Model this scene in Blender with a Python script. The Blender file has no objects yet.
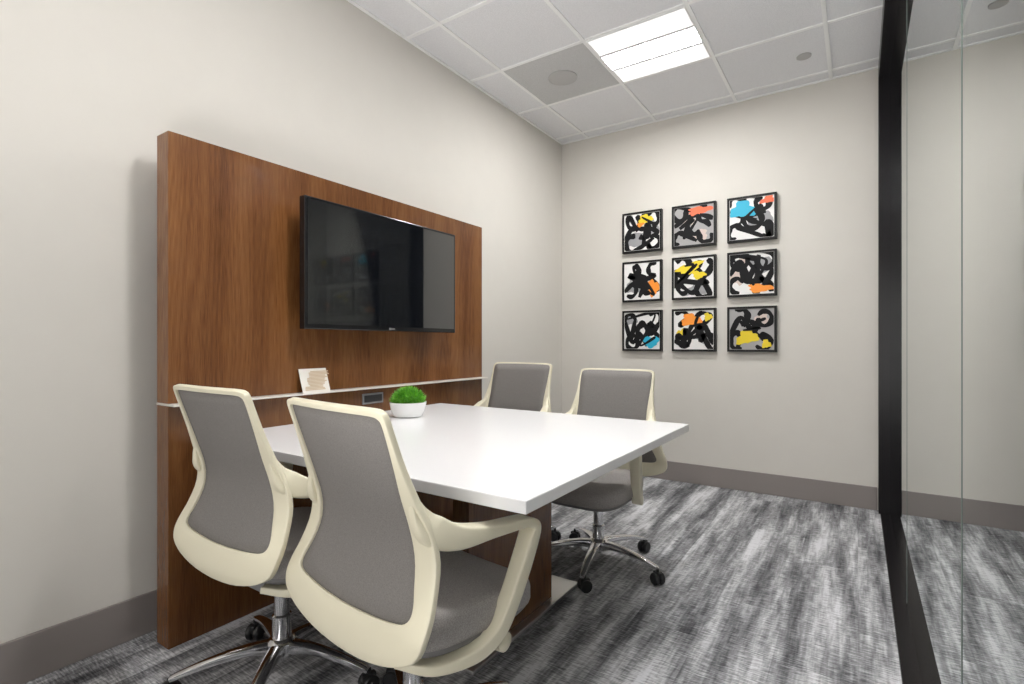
import bpy, bmesh, math, random
from mathutils import Vector, Matrix
PI = math.pi
C = bpy.context.scene.collection
bpy.context.scene.view_settings.view_transform = 'Standard'
random.seed(4)
CAMH = 1.10; ROOMH = 2.93
XL, YB = -2.255, 4.19
# ------------------------------------------------------------------ materials
def mat(name, col, rough=.5, metal=0.0, spec=.5, **kw):
    m = bpy.data.materials.new(name); m.use_nodes = True
    b = m.node_tree.nodes['Principled BSDF']
    b.inputs['Base Color'].default_value = (*col, 1)
    b.inputs['Roughness'].default_value = rough
    b.inputs['Metallic'].default_value = metal
    b.inputs['Specular IOR Level'].default_value = spec
    for k, v in kw.items(): b.inputs[k.replace('_', ' ')].default_value = v
    return m
def N(m, t, **kw):
    n = m.node_tree.nodes.new(t)
    for k, v in kw.items(): setattr(n, k, v)
    return n
def L(m, a, b): m.node_tree.links.new(a, b)
def ramp(m, stops):
    r = N(m, 'ShaderNodeValToRGB'); e = r.color_ramp.elements
    e[0].position, e[0].color = stops[0][0], (*stops[0][1], 1)
    e[1].position, e[1].color = stops[-1][0], (*stops[-1][1], 1)
    for p, c in stops[1:-1]:
        x = e.new(p); x.color = (*c, 1)
    return r
def speckle(m, c1, c2, scale, lo=.35, hi=.65, bump=0.0, det=3):
    b = m.node_tree.nodes['Principled BSDF']
    tc = N(m, 'ShaderNodeTexCoord'); n = N(m, 'ShaderNodeTexNoise')
    n.inputs['Scale'].default_value = scale; n.inputs['Detail'].default_value = det
    L(m, tc.outputs['Object'], n.inputs['Vector'])
    r = ramp(m, [(lo, c1), (hi, c2)]); L(m, n.outputs['Fac'], r.inputs['Fac']); L(m, r.outputs['Color'], b.inputs['Base Color'])
    if bump:
        bp = N(m, 'ShaderNodeBump'); bp.inputs['Strength'].default_value = bump; bp.inputs['Distance'].default_value = .002
        L(m, n.outputs['Fac'], bp.inputs['Height']); L(m, bp.outputs['Normal'], b.inputs['Normal'])
    return m
M = {}
M['wall'] = speckle(mat('wall_paint', (.7,.67,.62), .75, spec=.25), (.668,.640,.592), (.676,.648,.600), 8)
M['base'] = mat('baseboard_vinyl', (.26,.23,.22), .5)
M['tile'] = speckle(mat('ceiling_tile', (.7,.7,.72), .9, spec=.1), (.72,.72,.74), (.82,.82,.84), 260, .4, .55, bump=.2)
M['grid'] = mat('ceiling_grid_white', (.88,.88,.88), .5)
M['perf'] = speckle(mat('perforated_tile', (.4,.4,.4), .8, spec=.1), (.50,.50,.50), (.62,.62,.62), 320)
M['perf2'] = mat('speaker_grille', (.46,.455,.45), .6)
M['black'] = mat('black_frame_metal', (.005,.0035,.005), .24, spec=.25)
M['artblack'] = mat('black_picture_frame', (.008,.008,.008), .45, spec=.3)
M['cream'] = mat('cream_plastic', (.80,.75,.585), .38, spec=.5)
M['graypl'] = mat('grey_plastic', (.22,.215,.215), .5)
M['blackpl'] = mat('black_plastic', (.015,.015,.016), .4)
M['chrome'] = mat('polished_aluminium', (.80,.80,.82), .12, 1.0)
M['steel'] = mat('brushed_steel', (.72,.71,.70), .32, 1.0)
M['trim'] = mat('aluminium_trim', (.78,.75,.70), .35, .3)
M['white'] = mat('white_laminate', (.91,.91,.92), .22, spec=.5)
M['ceramic'] = mat('white_ceramic', (.85,.85,.84), .15)
M['paper'] = mat('card_paper', (.80,.76,.70), .6)
M['tan'] = mat('card_print_tan', (.58,.44,.29), .6)
M['silver'] = mat('logo_silver', (.45,.45,.46), .3, .8)
M['tvscreen'] = mat('screen_glass', (.005,.006,.008), .03, spec=.9, Coat_Weight=1.0, Coat_Roughness=.0, Coat_IOR=1.65)
M['tvblack'] = mat('tv_bezel', (.01,.01,.011), .18)
M['soil'] = mat('dark_soil', (.03,.02,.012), .9)
M['leaf'] = speckle(mat('green_leaf', (.08,.33,.05), .45), (.06,.34,.02), (.32,.72,.09), 60)
M['canvas'] = mat('canvas_white', (.80,.79,.78), .7)
M['canvasg'] = mat('canvas_grey', (.38,.37,.37), .7)
M['ink'] = mat('black_paint', (.008,.008,.009), .6, spec=.2)
M['pgrey'] = mat('grey_paint', (.32,.32,.33), .6)
M['ppink'] = mat('beige_paint', (.62,.51,.46), .6)
M['yellow'] = mat('yellow_paint', (.80,.61,.02), .5)
M['orange'] = mat('orange_paint', (.92,.30,.03), .5)
M['redor'] = mat('vermilion_paint', (.80,.15,.06), .5)
M['cyan'] = mat('cyan_paint', (.02,.42,.62), .5)
M['mesh'] = speckle(mat('grey_mesh_fabric', (.25,.24,.23), .95, spec=.08), (.20,.188,.18), (.26,.245,.235), 500)
M['fabric'] = speckle(mat('grey_seat_fabric', (.3,.28,.27), .9, spec=.15), (.32,.30,.29), (.46,.435,.42), 350, bump=.3)
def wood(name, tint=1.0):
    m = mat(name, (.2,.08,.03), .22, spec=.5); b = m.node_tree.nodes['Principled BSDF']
    tc = N(m, 'ShaderNodeTexCoord')
    def noise(sc, s, det):
        q = N(m, 'ShaderNodeMapping'); q.inputs['Scale'].default_value = sc
        n = N(m, 'ShaderNodeTexNoise'); n.inputs['Scale'].default_value = s; n.inputs['Detail'].default_value = det
        L(m, tc.outputs['Object'], q.inputs['Vector']); L(m, q.outputs['Vector'], n.inputs['Vector']); return n.outputs['Fac']
    n1 = noise((1, 3.0, .26), 1.5, 1.5)
    mu = N(m, 'ShaderNodeMath', operation='MULTIPLY'); mu.inputs[1].default_value = 170; L(m, n1, mu.inputs[0])
    si = N(m, 'ShaderNodeMath', operation='SINE'); L(m, mu.outputs[0], si.inputs[0])
    n2 = noise((130, 320, 6), 2.0, 3)
    a = N(m, 'ShaderNodeMath', operation='MULTIPLY'); a.inputs[1].default_value = .022; L(m, si.outputs[0], a.inputs[0])
    n2s = N(m, 'ShaderNodeMath', operation='MULTIPLY_ADD'); n2s.inputs[1].default_value = .45; L(m, n2, n2s.inputs[0]); L(m, a.outputs[0], n2s.inputs[2])
    n3 = noise((3, 6, .5), 1.2, 3)
    q = N(m, 'ShaderNodeMath', operation='MULTIPLY_ADD'); q.inputs[1].default_value = .40; L(m, n3, q.inputs[0]); L(m, n2s.outputs[0], q.inputs[2])
    t = tint
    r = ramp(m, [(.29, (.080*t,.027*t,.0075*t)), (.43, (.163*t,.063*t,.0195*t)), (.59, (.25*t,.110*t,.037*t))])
    L(m, q.outputs[0], r.inputs['Fac']); L(m, r.outputs['Color'], b.inputs['Base Color'])
    return m
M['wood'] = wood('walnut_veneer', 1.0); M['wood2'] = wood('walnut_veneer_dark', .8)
def carpet():
    m = mat('streaked_carpet', (.2,.2,.2), .95, spec=.1); b = m.node_tree.nodes['Principled BSDF']
    tc = N(m, 'ShaderNodeTexCoord')
    mp = N(m, 'ShaderNodeMapping'); mp.inputs['Rotation'].default_value = (0,0,PI/2)
    L(m, tc.outputs['Object'], mp.inputs['Vector'])
    br = N(m, 'ShaderNodeTexBrick'); br.offset = .37
    br.inputs['Scale'].default_value = 1; br.inputs['Brick Width'].default_value = 1.0; br.inputs['Row Height'].default_value = .25
    br.inputs['Mortar Size'].default_value = 0; br.inputs['Color1'].default_value = (0,0,0,1); br.inputs['Color2'].default_value = (1,1,1,1)
    L(m, mp.outputs['Vector'], br.inputs['Vector'])
    off = N(m, 'ShaderNodeVectorMath', operation='SCALE'); off.inputs['Scale'].default_value = 9.0; L(m, br.outputs['Color'], off.inputs[0])
    def noise(sc, scale, det=4, offs=True):
        q = N(m, 'ShaderNodeMapping'); q.inputs['Scale'].default_value = sc; L(m, tc.outputs['Object'], q.inputs['Vector'])
        n = N(m, 'ShaderNodeTexNoise'); n.inputs['Scale'].default_value = scale; n.inputs['Detail'].default_value = det; n.inputs['Roughness'].default_value = .6
        if offs:
            ad = N(m, 'ShaderNodeVectorMath', operation='ADD'); L(m, q.outputs['Vector'], ad.inputs[0]); L(m, off.outputs['Vector'], ad.inputs[1]); L(m, ad.outputs['Vector'], n.inputs['Vector'])
        else: L(m, q.outputs['Vector'], n.inputs['Vector'])
        return n.outputs['Fac']
    big = noise((12, 1.3, 1), 1.0, 4)
    soft = noise((9, 1.1, 1), 1.0, 4, False)
    fine = noise((22, 170, 1), 1.0, 2, False)
    mid = noise((70, 6, 1), 1.0, 3, False)
    def ma(op, x, y):
        k = N(m, 'ShaderNodeMath', operation=op)
        for i, v in enumerate((x, y)):
            if isinstance(v, (int, float)): k.inputs[i].default_value = v
            else: L(m, v, k.inputs[i])
        return k.outputs[0]
    s = ma('ADD', ma('ADD', ma('MULTIPLY', big, .28), ma('MULTIPLY', soft, .42)), ma('ADD', ma('MULTIPLY', fine, .28), ma('MULTIPLY', mid, .14)))
    s = ma('ADD', s, -.038)
    r = ramp(m, [(.385, (.045,.045,.05)), (.46, (.135,.135,.142)), (.53, (.32,.32,.33)), (.61, (.68,.68,.70))])
    L(m, s, r.inputs['Fac']); L(m, r.outputs['Color'], b.inputs['Base Color'])
    bp = N(m, 'ShaderNodeBump'); bp.inputs['Strength'].default_value = .3; bp.inputs['Distance'].default_value = .003
    L(m, fine, bp.inputs['Height']); L(m, bp.outputs['Normal'], b.inputs['Normal'])
    return m
M['carpet'] = carpet()
def emis(name, col, s):
    m = mat(name, col, .6); b = m.node_tree.nodes['Principled BSDF']
    b.inputs['Emission Color'].default_value = (*col,1); b.inputs['Emission Strength'].default_value = s; return m
M['lamp'] = emis('lit_diffuser', (1,.99,.975), 100)
M['lampside'] = emis('lit_side_lens', (.95,.95,.95), .85)
M['lampbar'] = emis('diffuser_rib', (.55,.55,.56), .08)
def glass():
    m = bpy.data.materials.new('partition_glass'); m.use_nodes = True; nt = m.node_tree
    for n in list(nt.nodes): nt.nodes.remove(n)
    o = N(m, 'ShaderNodeOutputMaterial'); mx = N(m, 'ShaderNodeMixShader'); tr = N(m, 'ShaderNodeBsdfTransparent'); gl = N(m, 'ShaderNodeBsdfGlossy')
    tr.inputs['Color'].default_value = (.89,.905,.90,1); gl.inputs['Roughness'].default_value = 0; gl.inputs['Color'].default_value = (.87,.89,.885,1)
    f = N(m, 'ShaderNodeFresnel'); f.inputs['IOR'].default_value = 1.5
    k = N(m, 'ShaderNodeMath', operation='MULTIPLY'); k.use_clamp = True; k.inputs[1].default_value = 2.0
    L(m, f.outputs[0], k.inputs[0]); L(m, k.outputs[0], mx.inputs[0]); L(m, tr.outputs[0], mx.inputs[1]); L(m, gl.outputs[0], mx.inputs[2]); L(m, mx.outputs[0], o.inputs[0])
    return m
M['glass'] = glass(); M['gedge'] = mat('glass_edge_green', (.13,.17,.15), .3)
# ------------------------------------------------------------------ helpers
def obj(name, bm, m, parent=None, smooth=False, mods=None):
    me = bpy.data.meshes.new(name)
    bmesh.ops.recalc_face_normals(bm, faces=bm.faces[:])
    bm.to_mesh(me); bm.free()
    for x in (m if isinstance(m, (list, tuple)) else [m]): me.materials.append(x)
    if smooth:
        for p in me.polygons: p.use_smooth = True
        if smooth != 'all':
            try: me.set_sharp_from_angle(angle=math.radians(40))
            except Exception: pass
    o = bpy.data.objects.new(name, me); C.objects.link(o)
    if parent: o.parent = parent
    return o
def box(bm, x0,x1,y0,y1,z0,z1, bev=0, seg=2, mi=0):
    r = bmesh.ops.create_cube(bm, size=1)
    for v in r['verts']:
        v.co = Vector(((x0+x1)/2 + v.co.x*(x1-x0), (y0+y1)/2 + v.co.y*(y1-y0), (z0+z1)/2 + v.co.z*(z1-z0)))
    fs = set(f for v in r['verts'] for f in v.link_faces)
    for f in fs: f.material_index = mi
    if bev:
        es = list({e for v in r['verts'] for e in v.link_edges})
        bmesh.ops.bevel(bm, geom=es, offset=bev, segments=seg, affect='EDGES', profile=.5)
    return bm
def catmull(P, n):
    P = [tuple(p) for p in P]; out = []; k = len(P)-1
    for i in range(n):
        t = i/(n-1)*k; j = min(int(t), k-1); f = t-j
        a, b, c, d = P[max(j-1,0)], P[j], P[j+1], P[min(j+2,k)]
        out.append(tuple(.5*((2*q) + (-p+r)*f + (2*p-5*q+4*r-s)*f*f + (-p+3*q-3*r+s)*f**3) for p,q,r,s in zip(a,b,c,d)))
    return out
def sweep(bm, P, W, T, side, seg=14, pw=.7, n=None, caps=True):
    data = [(*p, w, t) for p, w, t in zip(P, W, T)]
    if n: data = catmull(data, n)
    pts = [Vector(d[:3]) for d in data]; rings = []
    for i, d in enumerate(data):
        tan = (pts[min(i+1,len(pts)-1)] - pts[max(i-1,0)]).normalized()
        s = Vector(side); s = (s - tan*s.dot(tan)).normalized(); nn = tan.cross(s)
        ring = []
        for k in range(seg):
            a = 2*PI*k/seg; ca, sa = math.cos(a), math.sin(a)
            ring.append(bm.verts.new(pts[i] + s*(d[3]/2*math.copysign(abs(ca)**pw, ca)) + nn*(d[4]/2*math.copysign(abs(sa)**pw, sa))))
        rings.append(ring)
    for a, b in zip(rings, rings[1:]):
        for k in range(seg): bm.faces.new((a[k], a[(k+1)%seg], b[(k+1)%seg], b[k]))
    if caps: bm.faces.new(rings[0][::-1]); bm.faces.new(rings[-1])
def lathe(bm, prof, seg=32, c=(0,0), sx=1, sy=1, ax='z', o=(0,0,0)):
    rings = []
    for r, z in prof:
        ring = []
        for k in range(seg):
            a = 2*PI*k/seg; p = (r*math.cos(a)*sx, r*math.sin(a)*sy, z)
            if ax == 'x': p = (p[2], p[0], p[1])
            if ax == 'y': p = (p[0], p[2], p[1])
            ring.append(bm.verts.new((p[0]+o[0]+c[0], p[1]+o[1]+c[1], p[2]+o[2])))
        rings.append(ring)
    for a, b in zip(rings, rings[1:]):
        for k in range(seg): bm.faces.new((a[k], a[(k+1)%seg], b[(k+1)%seg], b[k]))
    bm.faces.new(rings[0][::-1]); bm.faces.new(rings[-1])
def tag(o, label=None, cat=None, group=None, kind=None):
    for k, v in (('label',label),('category',cat),('group',group),('kind',kind)):
        if v: o[k] = v
    return o
def empty(name, loc, rz=0):
    o = bpy.data.objects.new(name, None); C.objects.link(o); o.location = loc; o.rotation_euler = (0,0,rz); o.empty_display_size = .1
    return o
def struct(name, bm, m): return tag(obj(name, bm, m), kind='structure')
nb = bmesh.new
def copy_tree(o, parent=None):
    c = o.copy(); C.objects.link(c)
    if parent: c.parent = parent
    for ch in [x for x in bpy.data.objects if x.parent == o]: copy_tree(ch, c)
    return c
# ------------------------------------------------------------------ setting
XR, YF = 1.8, -1.5
struct('floor', box(nb(), XL-.1, XR+.1, YF-.1, YB+.1, -.1, 0), M['carpet'])
struct('ceiling', box(nb(), XL-.1, XR+.1, YF-.1, YB+.1, ROOMH, ROOMH+.1), M['tile'])
struct('wall_left', box(nb(), XL-.1, XL, YF, YB, 0, ROOMH), M['wall'])
struct('wall_back', box(nb(), XL-.1, XR+.1, YB, YB+.1, 0, ROOMH), M['wall'])
struct('wall_right', box(nb(), XR, XR+.1, YF, YB, 0, ROOMH), M['wall'])
struct('wall_front', box(nb(), XL-.1, XR+.1, YF-.1, YF, 0, ROOMH), M['wall'])
struct('baseboard_left', box(nb(), XL, XL+.012, YF, YB-.012, 0, .152, .003), M['base'])
b = nb(); box(b, XL, .105, YB-.012, YB, 0, .152, .003); box(b, .235, XR, YB-.012, YB, 0, .152, .003)
struct('baseboard_back', b, M['base'])
b = nb(); gx = [-1.375+.61*k for k in range(-1, 6)]; gy = [4.05-.61*k for k in range(0, 10)]
for x in gx:
    if x < XR: box(b, x-.011, x+.011, YF, YB, ROOMH-.007, ROOMH+.001)
for y in gy:
    if y > YF: box(b, XL, XR, y-.011, y+.011, ROOMH-.0065, ROOMH+.001)
box(b, XL, XR, YB-.02, YB, ROOMH-.008, ROOMH+.001); box(b, XL, XL+.02, YF, YB, ROOMH-.008, ROOMH+.001)
struct('trim_1', b, M['grid'])
GX = .17
struct('trim_2', box(nb(), .11, .23, YF, YB-.09, ROOMH-.11, ROOMH-.008, .002), M['black'])
struct('trim_3', box(nb(), .118, .222, YF, YB-.09, 0, .014, .002), M['black'])
struct('trim_4', box(nb(), .11, .23, YB-.09, YB, 0, ROOMH-.008, .002), M['black'])
for i, (y0, y1) in enumerate(((2.722, YB-.09), (1.342, 2.718), (YF, 1.338))):
    tag(obj('window_%d' % (i+1), box(nb(), GX, GX+.008, y0, y1, .014, ROOMH-.11), M['glass']), kind='structure')
struct('trim_5', box(nb(), GX-.001, GX+.009, 1.338, 1.342, .014, ROOMH-.11), M['gedge'])
struct('trim_6', box(nb(), GX-.001, GX+.009, 2.718, 2.722, .014, ROOMH-.11), M['gedge'])
# ------------------------------------------------------------------ ceiling fixtures
def troffer(x0, y0, label):
    t = empty('ceiling_light', (x0+.305, y0+.305, ROOMH))
    b = nb(); E = .286
    for (a, c, d, e) in ((-.294,.294,-.294,-E), (-.294,.294,E,.294), (-.294,-E,-E,E), (E,.294,-E,E)): box(b, a, c, d, e, -.010, -.001)
    obj('frame', b, M['grid'], t)
    obj('diffuser', box(nb(), -E,E,-.085,.085,-.007,-.001), M['lamp'], t)
    for s in (-1,1):
        obj('side_lens', box(nb(), -E,E,*sorted((s*.106,s*E)),-.007,-.001), M['lampside'], t)
        obj('divider_rib', box(nb(), -E,E,*sorted((s*.086,s*.106)),-.012,-.001), M['lampbar'], t)
    tag(t, label, 'ceiling light', 'square recessed ceiling lights'); return t
troffer(-1.375, 2.83, 'square lit ceiling light panel in the tile grid, beside the speaker tile')
troffer(-.765, 1.0, 'unseen square ceiling light panel added to balance the light, above the near corner of the white table')  # out of view; added light, set away from the left wall
troffer(.455, 1.0, 'unseen square ceiling light panel added for light beyond the glass partition')  # out of view; added to light the far side of the glass
t = empty('ceiling_speaker', (-1.68, 3.135, ROOMH))
obj('tile_panel', box(nb(), -.292,.292,-.292,.292,-.005,-.001), M['perf'], t)
b = nb(); lathe(b, [(.098,-.005),(.098,-.012),(.085,-.016),(.02,-.018)]); obj('speaker_grille', b, M['perf2'], t, True)
tag(t, 'grey perforated ceiling tile with round speaker grille beside the lit panel', 'ceiling speaker')
b = nb(); lathe(b, [(.042,-.0005),(.042,-.006),(.03,-.010),(.005,-.011)])
o = obj('sprinkler_cap', b, M['perf2'], None, True); o.location = (-.286,3.762,ROOMH)
tag(o, 'small round grey sprinkler cover on the ceiling above the artwork', 'sprinkler')
# ------------------------------------------------------------------ media wall
PX, PY0, PY1, PZ = -2.06, .856, 2.722, 1.868
t = empty('media_wall', (PX, (PY0+PY1)/2, 0)); hy = (PY1-PY0)/2
obj('upper_panel', box(nb(), -.09, 0, -hy, hy, .884, PZ, .002), M['wood'], t)
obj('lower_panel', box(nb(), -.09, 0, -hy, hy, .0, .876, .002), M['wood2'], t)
obj('aluminium_trim', box(nb(), -.092, .050, -hy-.002, hy+.002, .876, .884, .002), M['trim'], t)
pl = obj('outlet_plate', box(nb(), 0, .006, -.06, .075, .797, .850, .002), M['graypl'], t)
obj('socket_panel', box(nb(), .006, .008, -.050, .065, .806, .841, .001), M['blackpl'], pl)
tag(t, 'freestanding walnut veneer media wall with thin metal strip, behind the screen', 'media wall')
# television
t = empty('television', (PX, 1.812, 1.447))
w2, h2 = .489, .283
b = nb(); box(b, .085, .125, -w2, w2, -h2, h2, .004)
obj('housing', b, M['tvblack'], t)
b = nb(); box(b, .04, .086, -w2+.12, w2-.12, -h2+.03, h2-.14, .01); obj('rear_cover', b, M['blackpl'], t)
obj('screen', box(nb(), .1245, .1265, -w2+.013, w2-.013, -h2+.022, h2-.012), M['tvscreen'], t)
b = nb(); box(b, .001, .042, -.22, .22, -.10, .10, .003); box(b, .001,.012,-.3,.3,-.03,.03); obj('wall_bracket', b, M['blackpl'], t)
b = nb(); box(b, .125, .1275, -.018, -.004, -h2+.006, -h2+.016); box(b, .125, .1275, 0, .018, -h2+.008, -h2+.014); obj('logo', b, M['silver'], t)
tag(t, 'flat black television mounted on the walnut media wall', 'television')
# table
TX1, TY0, TY1, TZ = -.615, .975, 2.31, .75
t = empty('meeting_table', (-1.335, (TY0+TY1)/2, 0)); hx = (TX1-(PX+.002))/2; cx = (TX1+PX+.002)/2; t.location.x = cx; hy = (TY1-TY0)/2
obj('tabletop', box(nb(), -hx, hx, -hy, hy, TZ-.032, TZ, .003), M['white'], t)
lx = -1.13-cx
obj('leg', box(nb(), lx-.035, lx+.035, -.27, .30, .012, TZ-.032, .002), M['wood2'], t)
obj('foot_plate', box(nb(), lx-.07, lx+.07, -.29, .49, 0, .012, .003), M['steel'], t)
obj('support_rail', box(nb(), -hx+.02, lx-.035, -.05, .05, TZ-.075, TZ-.032, .002), M['blackpl'], t)
tag(t, 'white rectangular meeting table with walnut slab leg, set against the media wall', 'table')
# ------------------------------------------------------------------ plant
t = empty('potted_plant', (-1.80, 1.79, TZ), .9)
b = nb()
prof_b = [(.050,0),(.066,.004),(.080,.03),(.087,.065),(.088,.072),(.083,.072),(.079,.06)]
lathe(b, prof_b, 40, sx=1.0, sy=.92); obj('bowl', b, M['ceramic'], t, True)
b = nb(); lathe(b, [(.077,.058),(.03,.066),(.002,.068)], 24, sy=.92); obj('soil', b, M['soil'], t)
b = nb(); rnd = random.Random(3)
for i in range(1300):
    th = rnd.random()*2*PI; ph = math.acos(1-rnd.random()*1.05)
    d = Vector((math.sin(ph)*math.cos(th), math.sin(ph)*math.sin(th), math.cos(ph)))
    base = Vector((d.x*.060, d.y*.055, .070 + max(0,d.z)*.050)); dd = (d + Vector((rnd.uniform(-.6,.6), rnd.uniform(-.6,.6), rnd.uniform(0,.6)))).normalized()
    s = dd.cross(Vector((0,0,1)) if abs(dd.z)<.95 else Vector((1,0,0))).normalized(); s = (s + dd.cross(s)*rnd.uniform(-1,1)).normalized()
    ln = rnd.uniform(.014,.038); wd = .0036
    v = [b.verts.new(p) for p in (base, base+dd*ln*.5+s*wd, base+dd*ln, base+dd*ln*.5-s*wd)]
    b.faces.new(v)
lathe(b, [(.054,.066),(.058,.080),(.046,.103),(.015,.115)], 20)
obj('foliage', b, M['leaf'], t)
tag(t, 'small bushy green plant in a white bowl on the table', 'plant')
# card on ledge
t = empty('tent_card', (PX+.018, 1.44, .884), 0)
b = nb()
def quadslab(b, y0,y1,x0,z0,x1,z1,th):
    vs = [b.verts.new(p) for p in ((x0,y0,z0),(x0,y1,z0),(x1,y1,z1),(x1,y0,z1),(x0-th,y0,z0),(x0-th,y1,z0),(x1-th,y1,z1),(x1-th,y0,z1))]
    for f in ((0,1,2,3),(7,6,5,4),(0,4,5,1),(1,5,6,2),(2,6,7,3),(3,7,4,0)): b.faces.new([vs[i] for i in f])
quadslab(b, -.07,.07,.028,0,-.008,.105,.003); obj('card', b, M['paper'], t)
b = nb(); rnd = random.Random(8)
for k in range(14):
    f0 = .10+.058*k; x = .0285-.036*f0; a = -.03+.003*k; quadslab(b, a-.02+rnd.uniform(-.012,.01), a+.065+rnd.uniform(-.01,.012), x+.0006, .105*f0, x+.0006-.036*.04, .105*(f0+.04), .0003)
obj('printed_pattern', b, M['tan'], t)
tag(t, 'small cream card with tan print leaning on the media wall ledge', 'card')
# ------------------------------------------------------------------ art
LIM = .149
def ribbon(b, pts, w, y, mi, rnd):
    P = catmull(pts, 40); V = [Vector((p[0],p[1])) for p in P]; rows = []
    for i, p in enumerate(V):
        tn = (V[min(i+1,39)]-V[max(i-1,0)]).normalized(); n = Vector((-tn.y, tn.x))
        ww = w*(.9+.2*math.sin(i*.45+w*300))*(1 if 1 < i < 38 else .8)/2
        q = []
        for s in (-1,1):
            c = p+n*ww*s; c.x = max(-LIM,min(LIM,c.x)); c.y = max(-LIM,min(LIM,c.y)); q.append(b.verts.new((c.x, y, c.y)))
        rows.append(q)
    for a, c in zip(rows, rows[1:]):
        f = b.faces.new((a[0],a[1],c[1],c[0])); f.material_index = mi
def blob(b, cx, cy, rx, ry, y, mi, rnd, rot=0):
    vs = []; ph = rnd.random()*6
    for k in range(26):
        a = 2*PI*k/26; r = 1+.22*math.sin(3*a+ph)+.12*math.sin(7*a+2*ph)
        px, pz = rx*r*math.cos(a), ry*r*math.sin(a)
        X = cx+px*math.cos(rot)-pz*math.sin(rot); Z = cy+px*math.sin(rot)+pz*math.cos(rot)
        vs.append(b.verts.new((max(-LIM,min(LIM,X)), y, max(-LIM,min(LIM,Z)))))
    f = b.faces.new(vs); f.material_index = mi
ART = [
 (0, [(1,-.05,-.07,.09,.06),(1,.09,.02,.05,.07)], [(3,.03,.10,.06,.035),(4,-.01,.06,.03,.018)], 'yellow patch at the top above a grey and white centre'),
 (1, [(2,-.03,.06,.05,.06),(2,.05,-.08,.06,.04)], [(6,.05,.11,.095,.030)], 'vermilion red patch along its top edge on a grey ground'),
 (0, [(1,.05,0,.08,.08)], [(5,-.06,.07,.085,.060),(6,.11,.12,.05,.025)], 'sky blue patch at its upper left corner'),
 (0, [(1,-.07,-.03,.06,.07)], [(4,.10,-.06,.045,.065)], 'orange patch at its lower right, left of the centre picture'),
 (0, [(1,.03,-.09,.10,.05)], [(3,-.03,.08,.10,.038),(3,.04,.02,.05,.03)], 'broad yellow stroke across its top, centre of the nine'),
 (0, [(2,-.09,.02,.05,.10),(1,.06,.06,.08,.07)], [(4,.06,-.11,.085,.030)], 'orange strip along its bottom edge and pale beige ground'),
 (0, [(1,-.09,.09,.05,.04)], [(5,.08,-.09,.07,.045)], 'sky blue patch at its lower right corner'),
 (0, [(3,-.09,-.03,.035,.04),(1,.08,-.05,.05,.07)], [(4,-.02,.08,.075,.045),(3,.11,.10,.03,.03)], 'orange patch at its upper middle with a little yellow'),
 (1, [(2,.07,.07,.05,.05)], [(3,-.03,-.06,.075,.050),(3,.10,-.11,.03,.03)], 'yellow blob at its lower left on a grey ground')]
amats = [M['canvas'], M['pgrey'], M['ppink'], M['yellow'], M['orange'], M['cyan'], M['redor'], M['ink']]
for i, (bg, under, over, lab) in enumerate(ART):
    r, c = divmod(i, 3); rnd = random.Random(320+i*7)
    t = empty('wall_art', (-1.49+.4175*c, YB, 2.03-.41*r))
    S = .168; D = -.038; FW = .016
    b = nb()
    box(b, -S,S, D,-.001, -S,-S+FW, .001,1); box(b, -S,S, D,-.001, S-FW,S, .001,1); box(b, -S,-S+FW, D,-.001, -S+FW,S-FW); box(b, S-FW,S, D,-.001, -S+FW,S-FW)
    obj('frame', b, M['artblack'], t)
    obj('canvas', box(nb(), -S+FW,S-FW, D+.006,-.002, -S+FW,S-FW), M['canvasg'] if bg else M['canvas'], t)
    b = nb(); y = D+.0055
    for k, (mi, cx_, cz_, rx, rz) in enumerate(under): blob(b, cx_, cz_, rx, rz, y-.0002*k, mi, rnd, rnd.uniform(-.4,.4))
    y -= .0008; k = 0
    quads = [(-.09,.09),(.09,.09),(-.09,-.09),(.09,-.09),(0,0)]; rnd.shuffle(quads)
    for (qx, qz) in quads:
        a0 = rnd.random()*6.28; R_ = rnd.uniform(.045,.062); dr = rnd.choice((-1,1))
        cx_, cz_ = qx+rnd.uniform(-.02,.02), qz+rnd.uniform(-.02,.02)
        nst = rnd.choice((5,6,7))
        pts = [(cx_+R_*math.cos(a0+dr*j*.85), cz_+R_*1.1*math.sin(a0+dr*j*.85)) for j in range(nst)]
        e = pts[-1]; pts.append((e[0]*.3+rnd.uniform(-.14,.14), e[1]*.3+rnd.uniform(-.14,.14)))
        ribbon(b, pts, rnd.uniform(.036,.048), y-.0001*k, 7, rnd); k += 1
    pts = [(-.15, rnd.uniform(-.12,.12))]+[(-.15+.075*j, rnd.uniform(-.12,.12)) for j in range(1,4)]+[(.15, rnd.uniform(-.12,.12))]
    ribbon(b, pts, .038, y-.0001*k, 7, rnd); k += 1
    for (mi, cx_, cz_, rx, rz) in over: blob(b, cx_, cz_, rx*1.0, rz*1.0, y-.0001*k, mi, rnd, rnd.uniform(-.3,.3)); k += 1
    pts = [(rnd.uniform(-.14,.14), rnd.uniform(-.14,.14)) for j in range(4)]
    ribbon(b, pts, .022, y-.0001*k, 7, rnd)
    obj('painted_strokes', b, amats, t)
    tag(t, 'square black-framed abstract with ' + lab, 'picture', 'nine square abstract pictures on the back wall')
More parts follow.
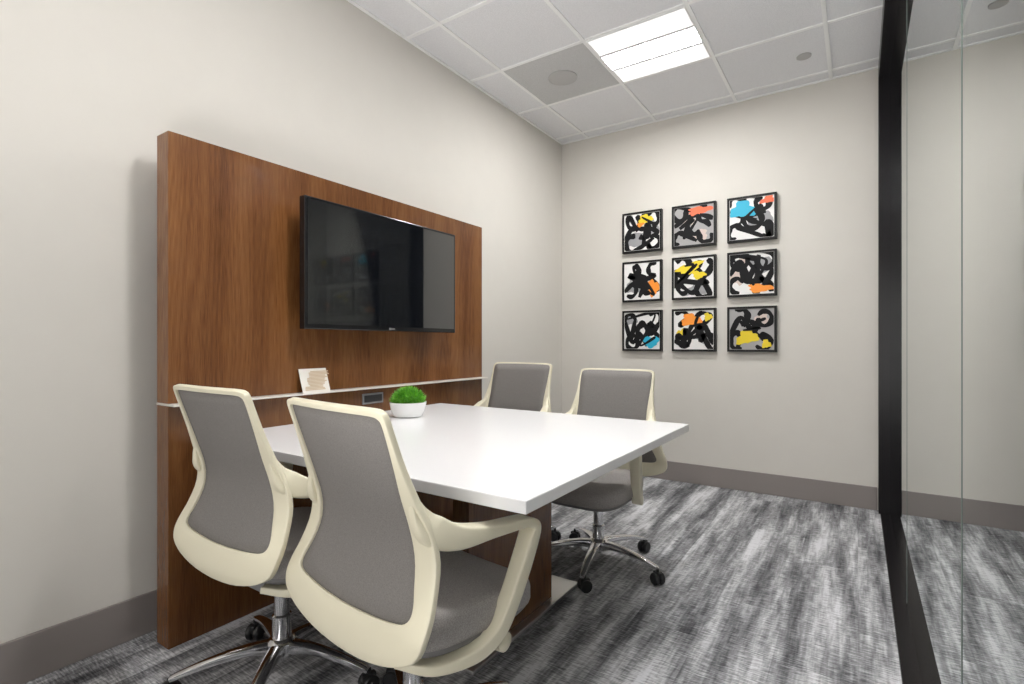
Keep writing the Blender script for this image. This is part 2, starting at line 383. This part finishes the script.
# ------------------------------------------------------------------ chair
PROF = [(-.300,.965),(-.268,.87),(-.238,.78),(-.213,.70),(-.207,.63),(-.226,.56),(-.256,.49),(-.268,.43),(-.255,.383),(-.20,.352),(-.10,.345)]
fine = catmull(PROF, 240); cum = [0]
for p, q in zip(fine, fine[1:]): cum.append(cum[-1]+math.hypot(q[0]-p[0], q[1]-p[1]))
def prof(a):
    a = max(0, min(a, cum[-1]-1e-6)); lo = 0
    for i in range(len(cum)-1):
        if cum[i+1] > a: lo = i; break
    f = (a-cum[lo])/(cum[lo+1]-cum[lo]); return [fine[lo][k]*(1-f)+fine[lo+1][k]*f for k in (0,1)]
def S3(X, a, dy=0):
    y, z = prof(a); k = .35 - .2*max(0, min(1, (a-.3)/.2)); return Vector((X, y + k*X*X + dy, z))
OUT = [(0,0),(.09,.0),(.174,.001),(.199,.006),(.208,.020),(.210,.07),(.215,.14),(.228,.21),(.247,.28),(.261,.345),(.273,.41),(.282,.455),(.284,.488),(.279,.515),(.260,.537),(.20,.562),(.10,.582),(0,.588)]
INN = [(0,.014),(.08,.014),(.162,.015),(.186,.020),(.194,.034),(.194,.08),(.191,.14),(.187,.21),(.189,.28),(.199,.34),(.214,.40),(.228,.440),(.229,.463),(.212,.477),(.165,.484),(.10,.488),(.05,.490),(0,.491)]
DYB = -.05
def make_chair():
    root = empty('office_chair', (0,0,0))
    n = 52; o_ = catmull(OUT, n); i_ = catmull(INN, n)
    full = lambda L_: L_ + [(-x, a) for x, a in L_[-2:0:-1]]
    o_, i_ = full(o_), full(i_); nn = len(o_)
    b = nb(); rows = []
    for r in range(5):
        f = r/4; rows.append([b.verts.new(S3(p[0]*(1-f)+q[0]*f, p[1]*(1-f)+q[1]*f)) for p, q in zip(o_, i_)])
    for A, B in zip(rows, rows[1:]):
        for k in range(nn): b.faces.new((A[k], A[(k+1)%nn], B[(k+1)%nn], B[k]))
    bf = obj('back_frame', b, M['cream'], root, 'all')
    md = bf.modifiers.new('s','SOLIDIFY'); md.thickness = .017; md.offset = 0
    md = bf.modifiers.new('b','BEVEL'); md.width = .0025; md.segments = 2; md.limit_method = 'ANGLE'; md.angle_limit = math.radians(50)
    b = nb(); rows = []
    for f in (1.025, .85, .65, .45, .25, .1):
        rows.append([b.verts.new(S3(x*f, .25+(a-.25)*f, .0045)) for x, a in i_])
    for A, B in zip(rows, rows[1:]):
        for k in range(nn): b.faces.new((A[k], A[(k+1)%nn], B[(k+1)%nn], B[k]))
    b.faces.new(rows[-1])
    mb = obj('mesh_back', b, M['mesh'], root, 'all'); md = mb.modifiers.new('s','SOLIDIFY'); md.thickness = .010; md.offset = 0
    for s in (1, -1):
        b = nb()
        P = [(.211,-.214,.770),(.218,-.202,.730),(.230,-.176,.694),(.240,-.115,.668),(.248,-.020,.658),(.254,.070,.653),(.257,.110,.648),(.258,.130,.632),(.256,.122,.600),(.249,.096,.530),(.240,.064,.455),(.229,.028,.395),(.210,-.03,.360),(.168,-.12,.352),(.10,-.17,.358)]
        W = [.012,.026,.040,.048,.052,.054,.054,.052,.049,.046,.044,.046,.052,.060,.05]
        T = [.016,.042,.068,.054,.031,.024,.024,.030,.038,.043,.044,.042,.036,.026,.020]
        P = [(p[0]*s, p[1], p[2]) for p in P]
        sweep(b, P, W, T, (1,0,0), seg=28, pw=.30, n=100)
        obj('armrest', b, M['cream'], root, True)
    def pad(layers, hx, hy, cy, wf, zo=-.035):
        b = nb(); rows = []
        for sc, z in layers:
            row = []
            for k in range(56):
                a = 2*PI*k/56; c, s = math.cos(a), math.sin(a)
                x = hx*sc*math.copysign(abs(c)**.5, c); y = hy*sc*math.copysign(abs(s)**.5, s)
                x *= 1 - .06*max(0, -y/hy)
                row.append(b.verts.new((x, y+cy, zo + z - wf*max(0, y/hy)**3 + .012*(x/hx)**2*(1 if z > .46 else 0))))
            rows.append(row)
        for A, B in zip(rows, rows[1:]):
            for k in range(56): b.faces.new((A[k], A[(k+1)%56], B[(k+1)%56], B[k]))
        b.faces.new(rows[0][::-1]); b.faces.new(rows[-1]); return b
    obj('seat', pad([(.93,.432),(.985,.436),(1,.448),(1,.470),(.985,.485),(.94,.494),(.8,.497),(.55,.494),(.25,.492)], .224, .225, .025, .028), M['fabric'], root, 'all')
    obj('seat_pan', pad([(.55,.395),(.80,.400),(.93,.412),(.975,.425),(.975,.436)], .220, .22, .025, .024), M['graypl'], root, 'all')
    b = nb(); box(b, -.075,.075,-.16,.10,.325,.365,.012); sweep(b, [(.05,.06,.352),(.19,.06,.350)], [.014]*2, [.014]*2, (0,1,0), 10)
    obj('tilt_mechanism', b, M['graypl'], root, True)
    b = nb(); lathe(b, [(.015,.175),(.026,.18),(.028,.20),(.024,.232),(.012,.238)], 20, ax='x', o=(0,.06,.350)); obj('adjustment_knob', b, M['cream'], root, True)
    b = nb(); lathe(b, [(.028,.085),(.030,.10),(.030,.20),(.024,.205),(.024,.30),(.022,.33)], 24, o=(0,DYB,0)); obj('gas_lift', b, M['chrome'], root, True)
    b = nb(); lathe(b, [(.036,.075),(.044,.082),(.046,.125),(.036,.137),(.031,.139)], 28, o=(0,DYB,0)); obj('base_hub', b, M['chrome'], root, True)
    for k in range(5):
        a = 2*PI*k/5; d = Vector((math.cos(a), math.sin(a), 0)); s = Vector((-d.y, d.x, 0))
        pts = [d*.03+Vector((0,0,.107)), d*.10+Vector((0,0,.112)), d*.20+Vector((0,0,.100)), d*.29+Vector((0,0,.078)), d*.315+Vector((0,0,.070))]
        b = nb(); sweep(b, pts, [.05,.042,.034,.027,.022], [.045,.032,.024,.018,.014], s, 12, .6, n=18)
        leg = obj('base_leg', b, M['chrome'], root, True); leg.location = (0,DYB,0)
        sw = a + 1.1 + k*.7; u = Vector((math.cos(sw), math.sin(sw), 0)); cc = d*.305 + u.cross(Vector((0,0,1)))*.012
        mtx = Matrix.Rotation(sw, 4, 'Z')
        b2 = nb()
        for off in (-.015, .015):
            lathe(b2, [(.010,off-.010),(.024,off-.010),(.0275,off-.006),(.0275,off+.006),(.024,off+.010),(.010,off+.010)], 20, ax='x', o=(0,0,.0275))
        lathe(b2, [(.008,-.02),(.008,.02)], 10, ax='x', o=(0,0,.0275)); box(b2, -.010,.010,-.022,.022,.03,.058,.004)
        lathe(b2, [(.007,.05),(.007,.072)], 10)
        bmesh.ops.transform(b2, matrix=Matrix.Translation(cc) @ mtx, verts=b2.verts[:])
        obj('caster', b2, M['blackpl'], leg, True)
    return root
ch = make_chair()
CH = [(-1.58, 1.045, 0, 236, .010, 'cream framed grey mesh office chair nearest the media wall, back turned to the viewer'),
      (-.975, 1.04, math.radians(-7), 0, 0, 'nearest cream framed grey mesh office chair, back turned, beside the near table corner'),
      (-1.705, 2.38, PI, 20, .02, 'cream framed grey mesh office chair across the table, at the media wall end'),
      (-1.075, 2.33, PI, -7, 0, 'cream framed grey mesh office chair across the table, with its casters in full view')]
for i, (x, y, rz, ba, dz, lab) in enumerate(CH):
    c = ch if i == 0 else copy_tree(ch)
    c.location = (x, y, 0); c.rotation_euler = (0,0,rz)
    for k in [o for o in bpy.data.objects if o.parent == c]:
        if k.name.startswith('base_leg'): k.rotation_euler = (0,0,math.radians(ba)-rz)
        elif not k.name.startswith('base_hub'): k.location.z = dz
    tag(c, lab, 'chair', 'office chairs around the meeting table')
# ------------------------------------------------------------------ fill lights (added behind the camera to lift the ceiling and the under-table dark)
def area(name, loc, target, size, power, spread=180):
    ld = bpy.data.lights.new(name, 'AREA'); ld.size = size; ld.energy = power; ld.color = (1,.985,.965); ld.spread = math.radians(spread)
    o = bpy.data.objects.new(name, ld); C.objects.link(o); o.location = loc
    o.rotation_euler = (Vector(target)-Vector(loc)).to_track_quat('-Z', 'Y').to_euler(); return o
area('ceiling_fill', (-.5, -.6, .45), (-.5, .1, 2.9), 1.0, 42, 110)
area('fill_lamp', (-.7, -1.42, 1.1), (-.7, 4.0, .9), 2.0, 15, 120)
# ------------------------------------------------------------------ world, camera
w = bpy.data.worlds.new('world'); bpy.context.scene.world = w; w.use_nodes = True
w.node_tree.nodes['Background'].inputs[0].default_value = (.8,.8,.8,1); w.node_tree.nodes['Background'].inputs[1].default_value = .3
cd = bpy.data.cameras.new('camera'); cam = bpy.data.objects.new('camera', cd); C.objects.link(cam)
cam.location = (0,0,CAMH); cam.rotation_euler = (PI/2, 0, math.radians(33.8)); cd.sensor_width = 36; cd.lens = 36*517/1024
cd.shift_y = 2/1024; cd.clip_start = .02
bpy.context.scene.camera = cam
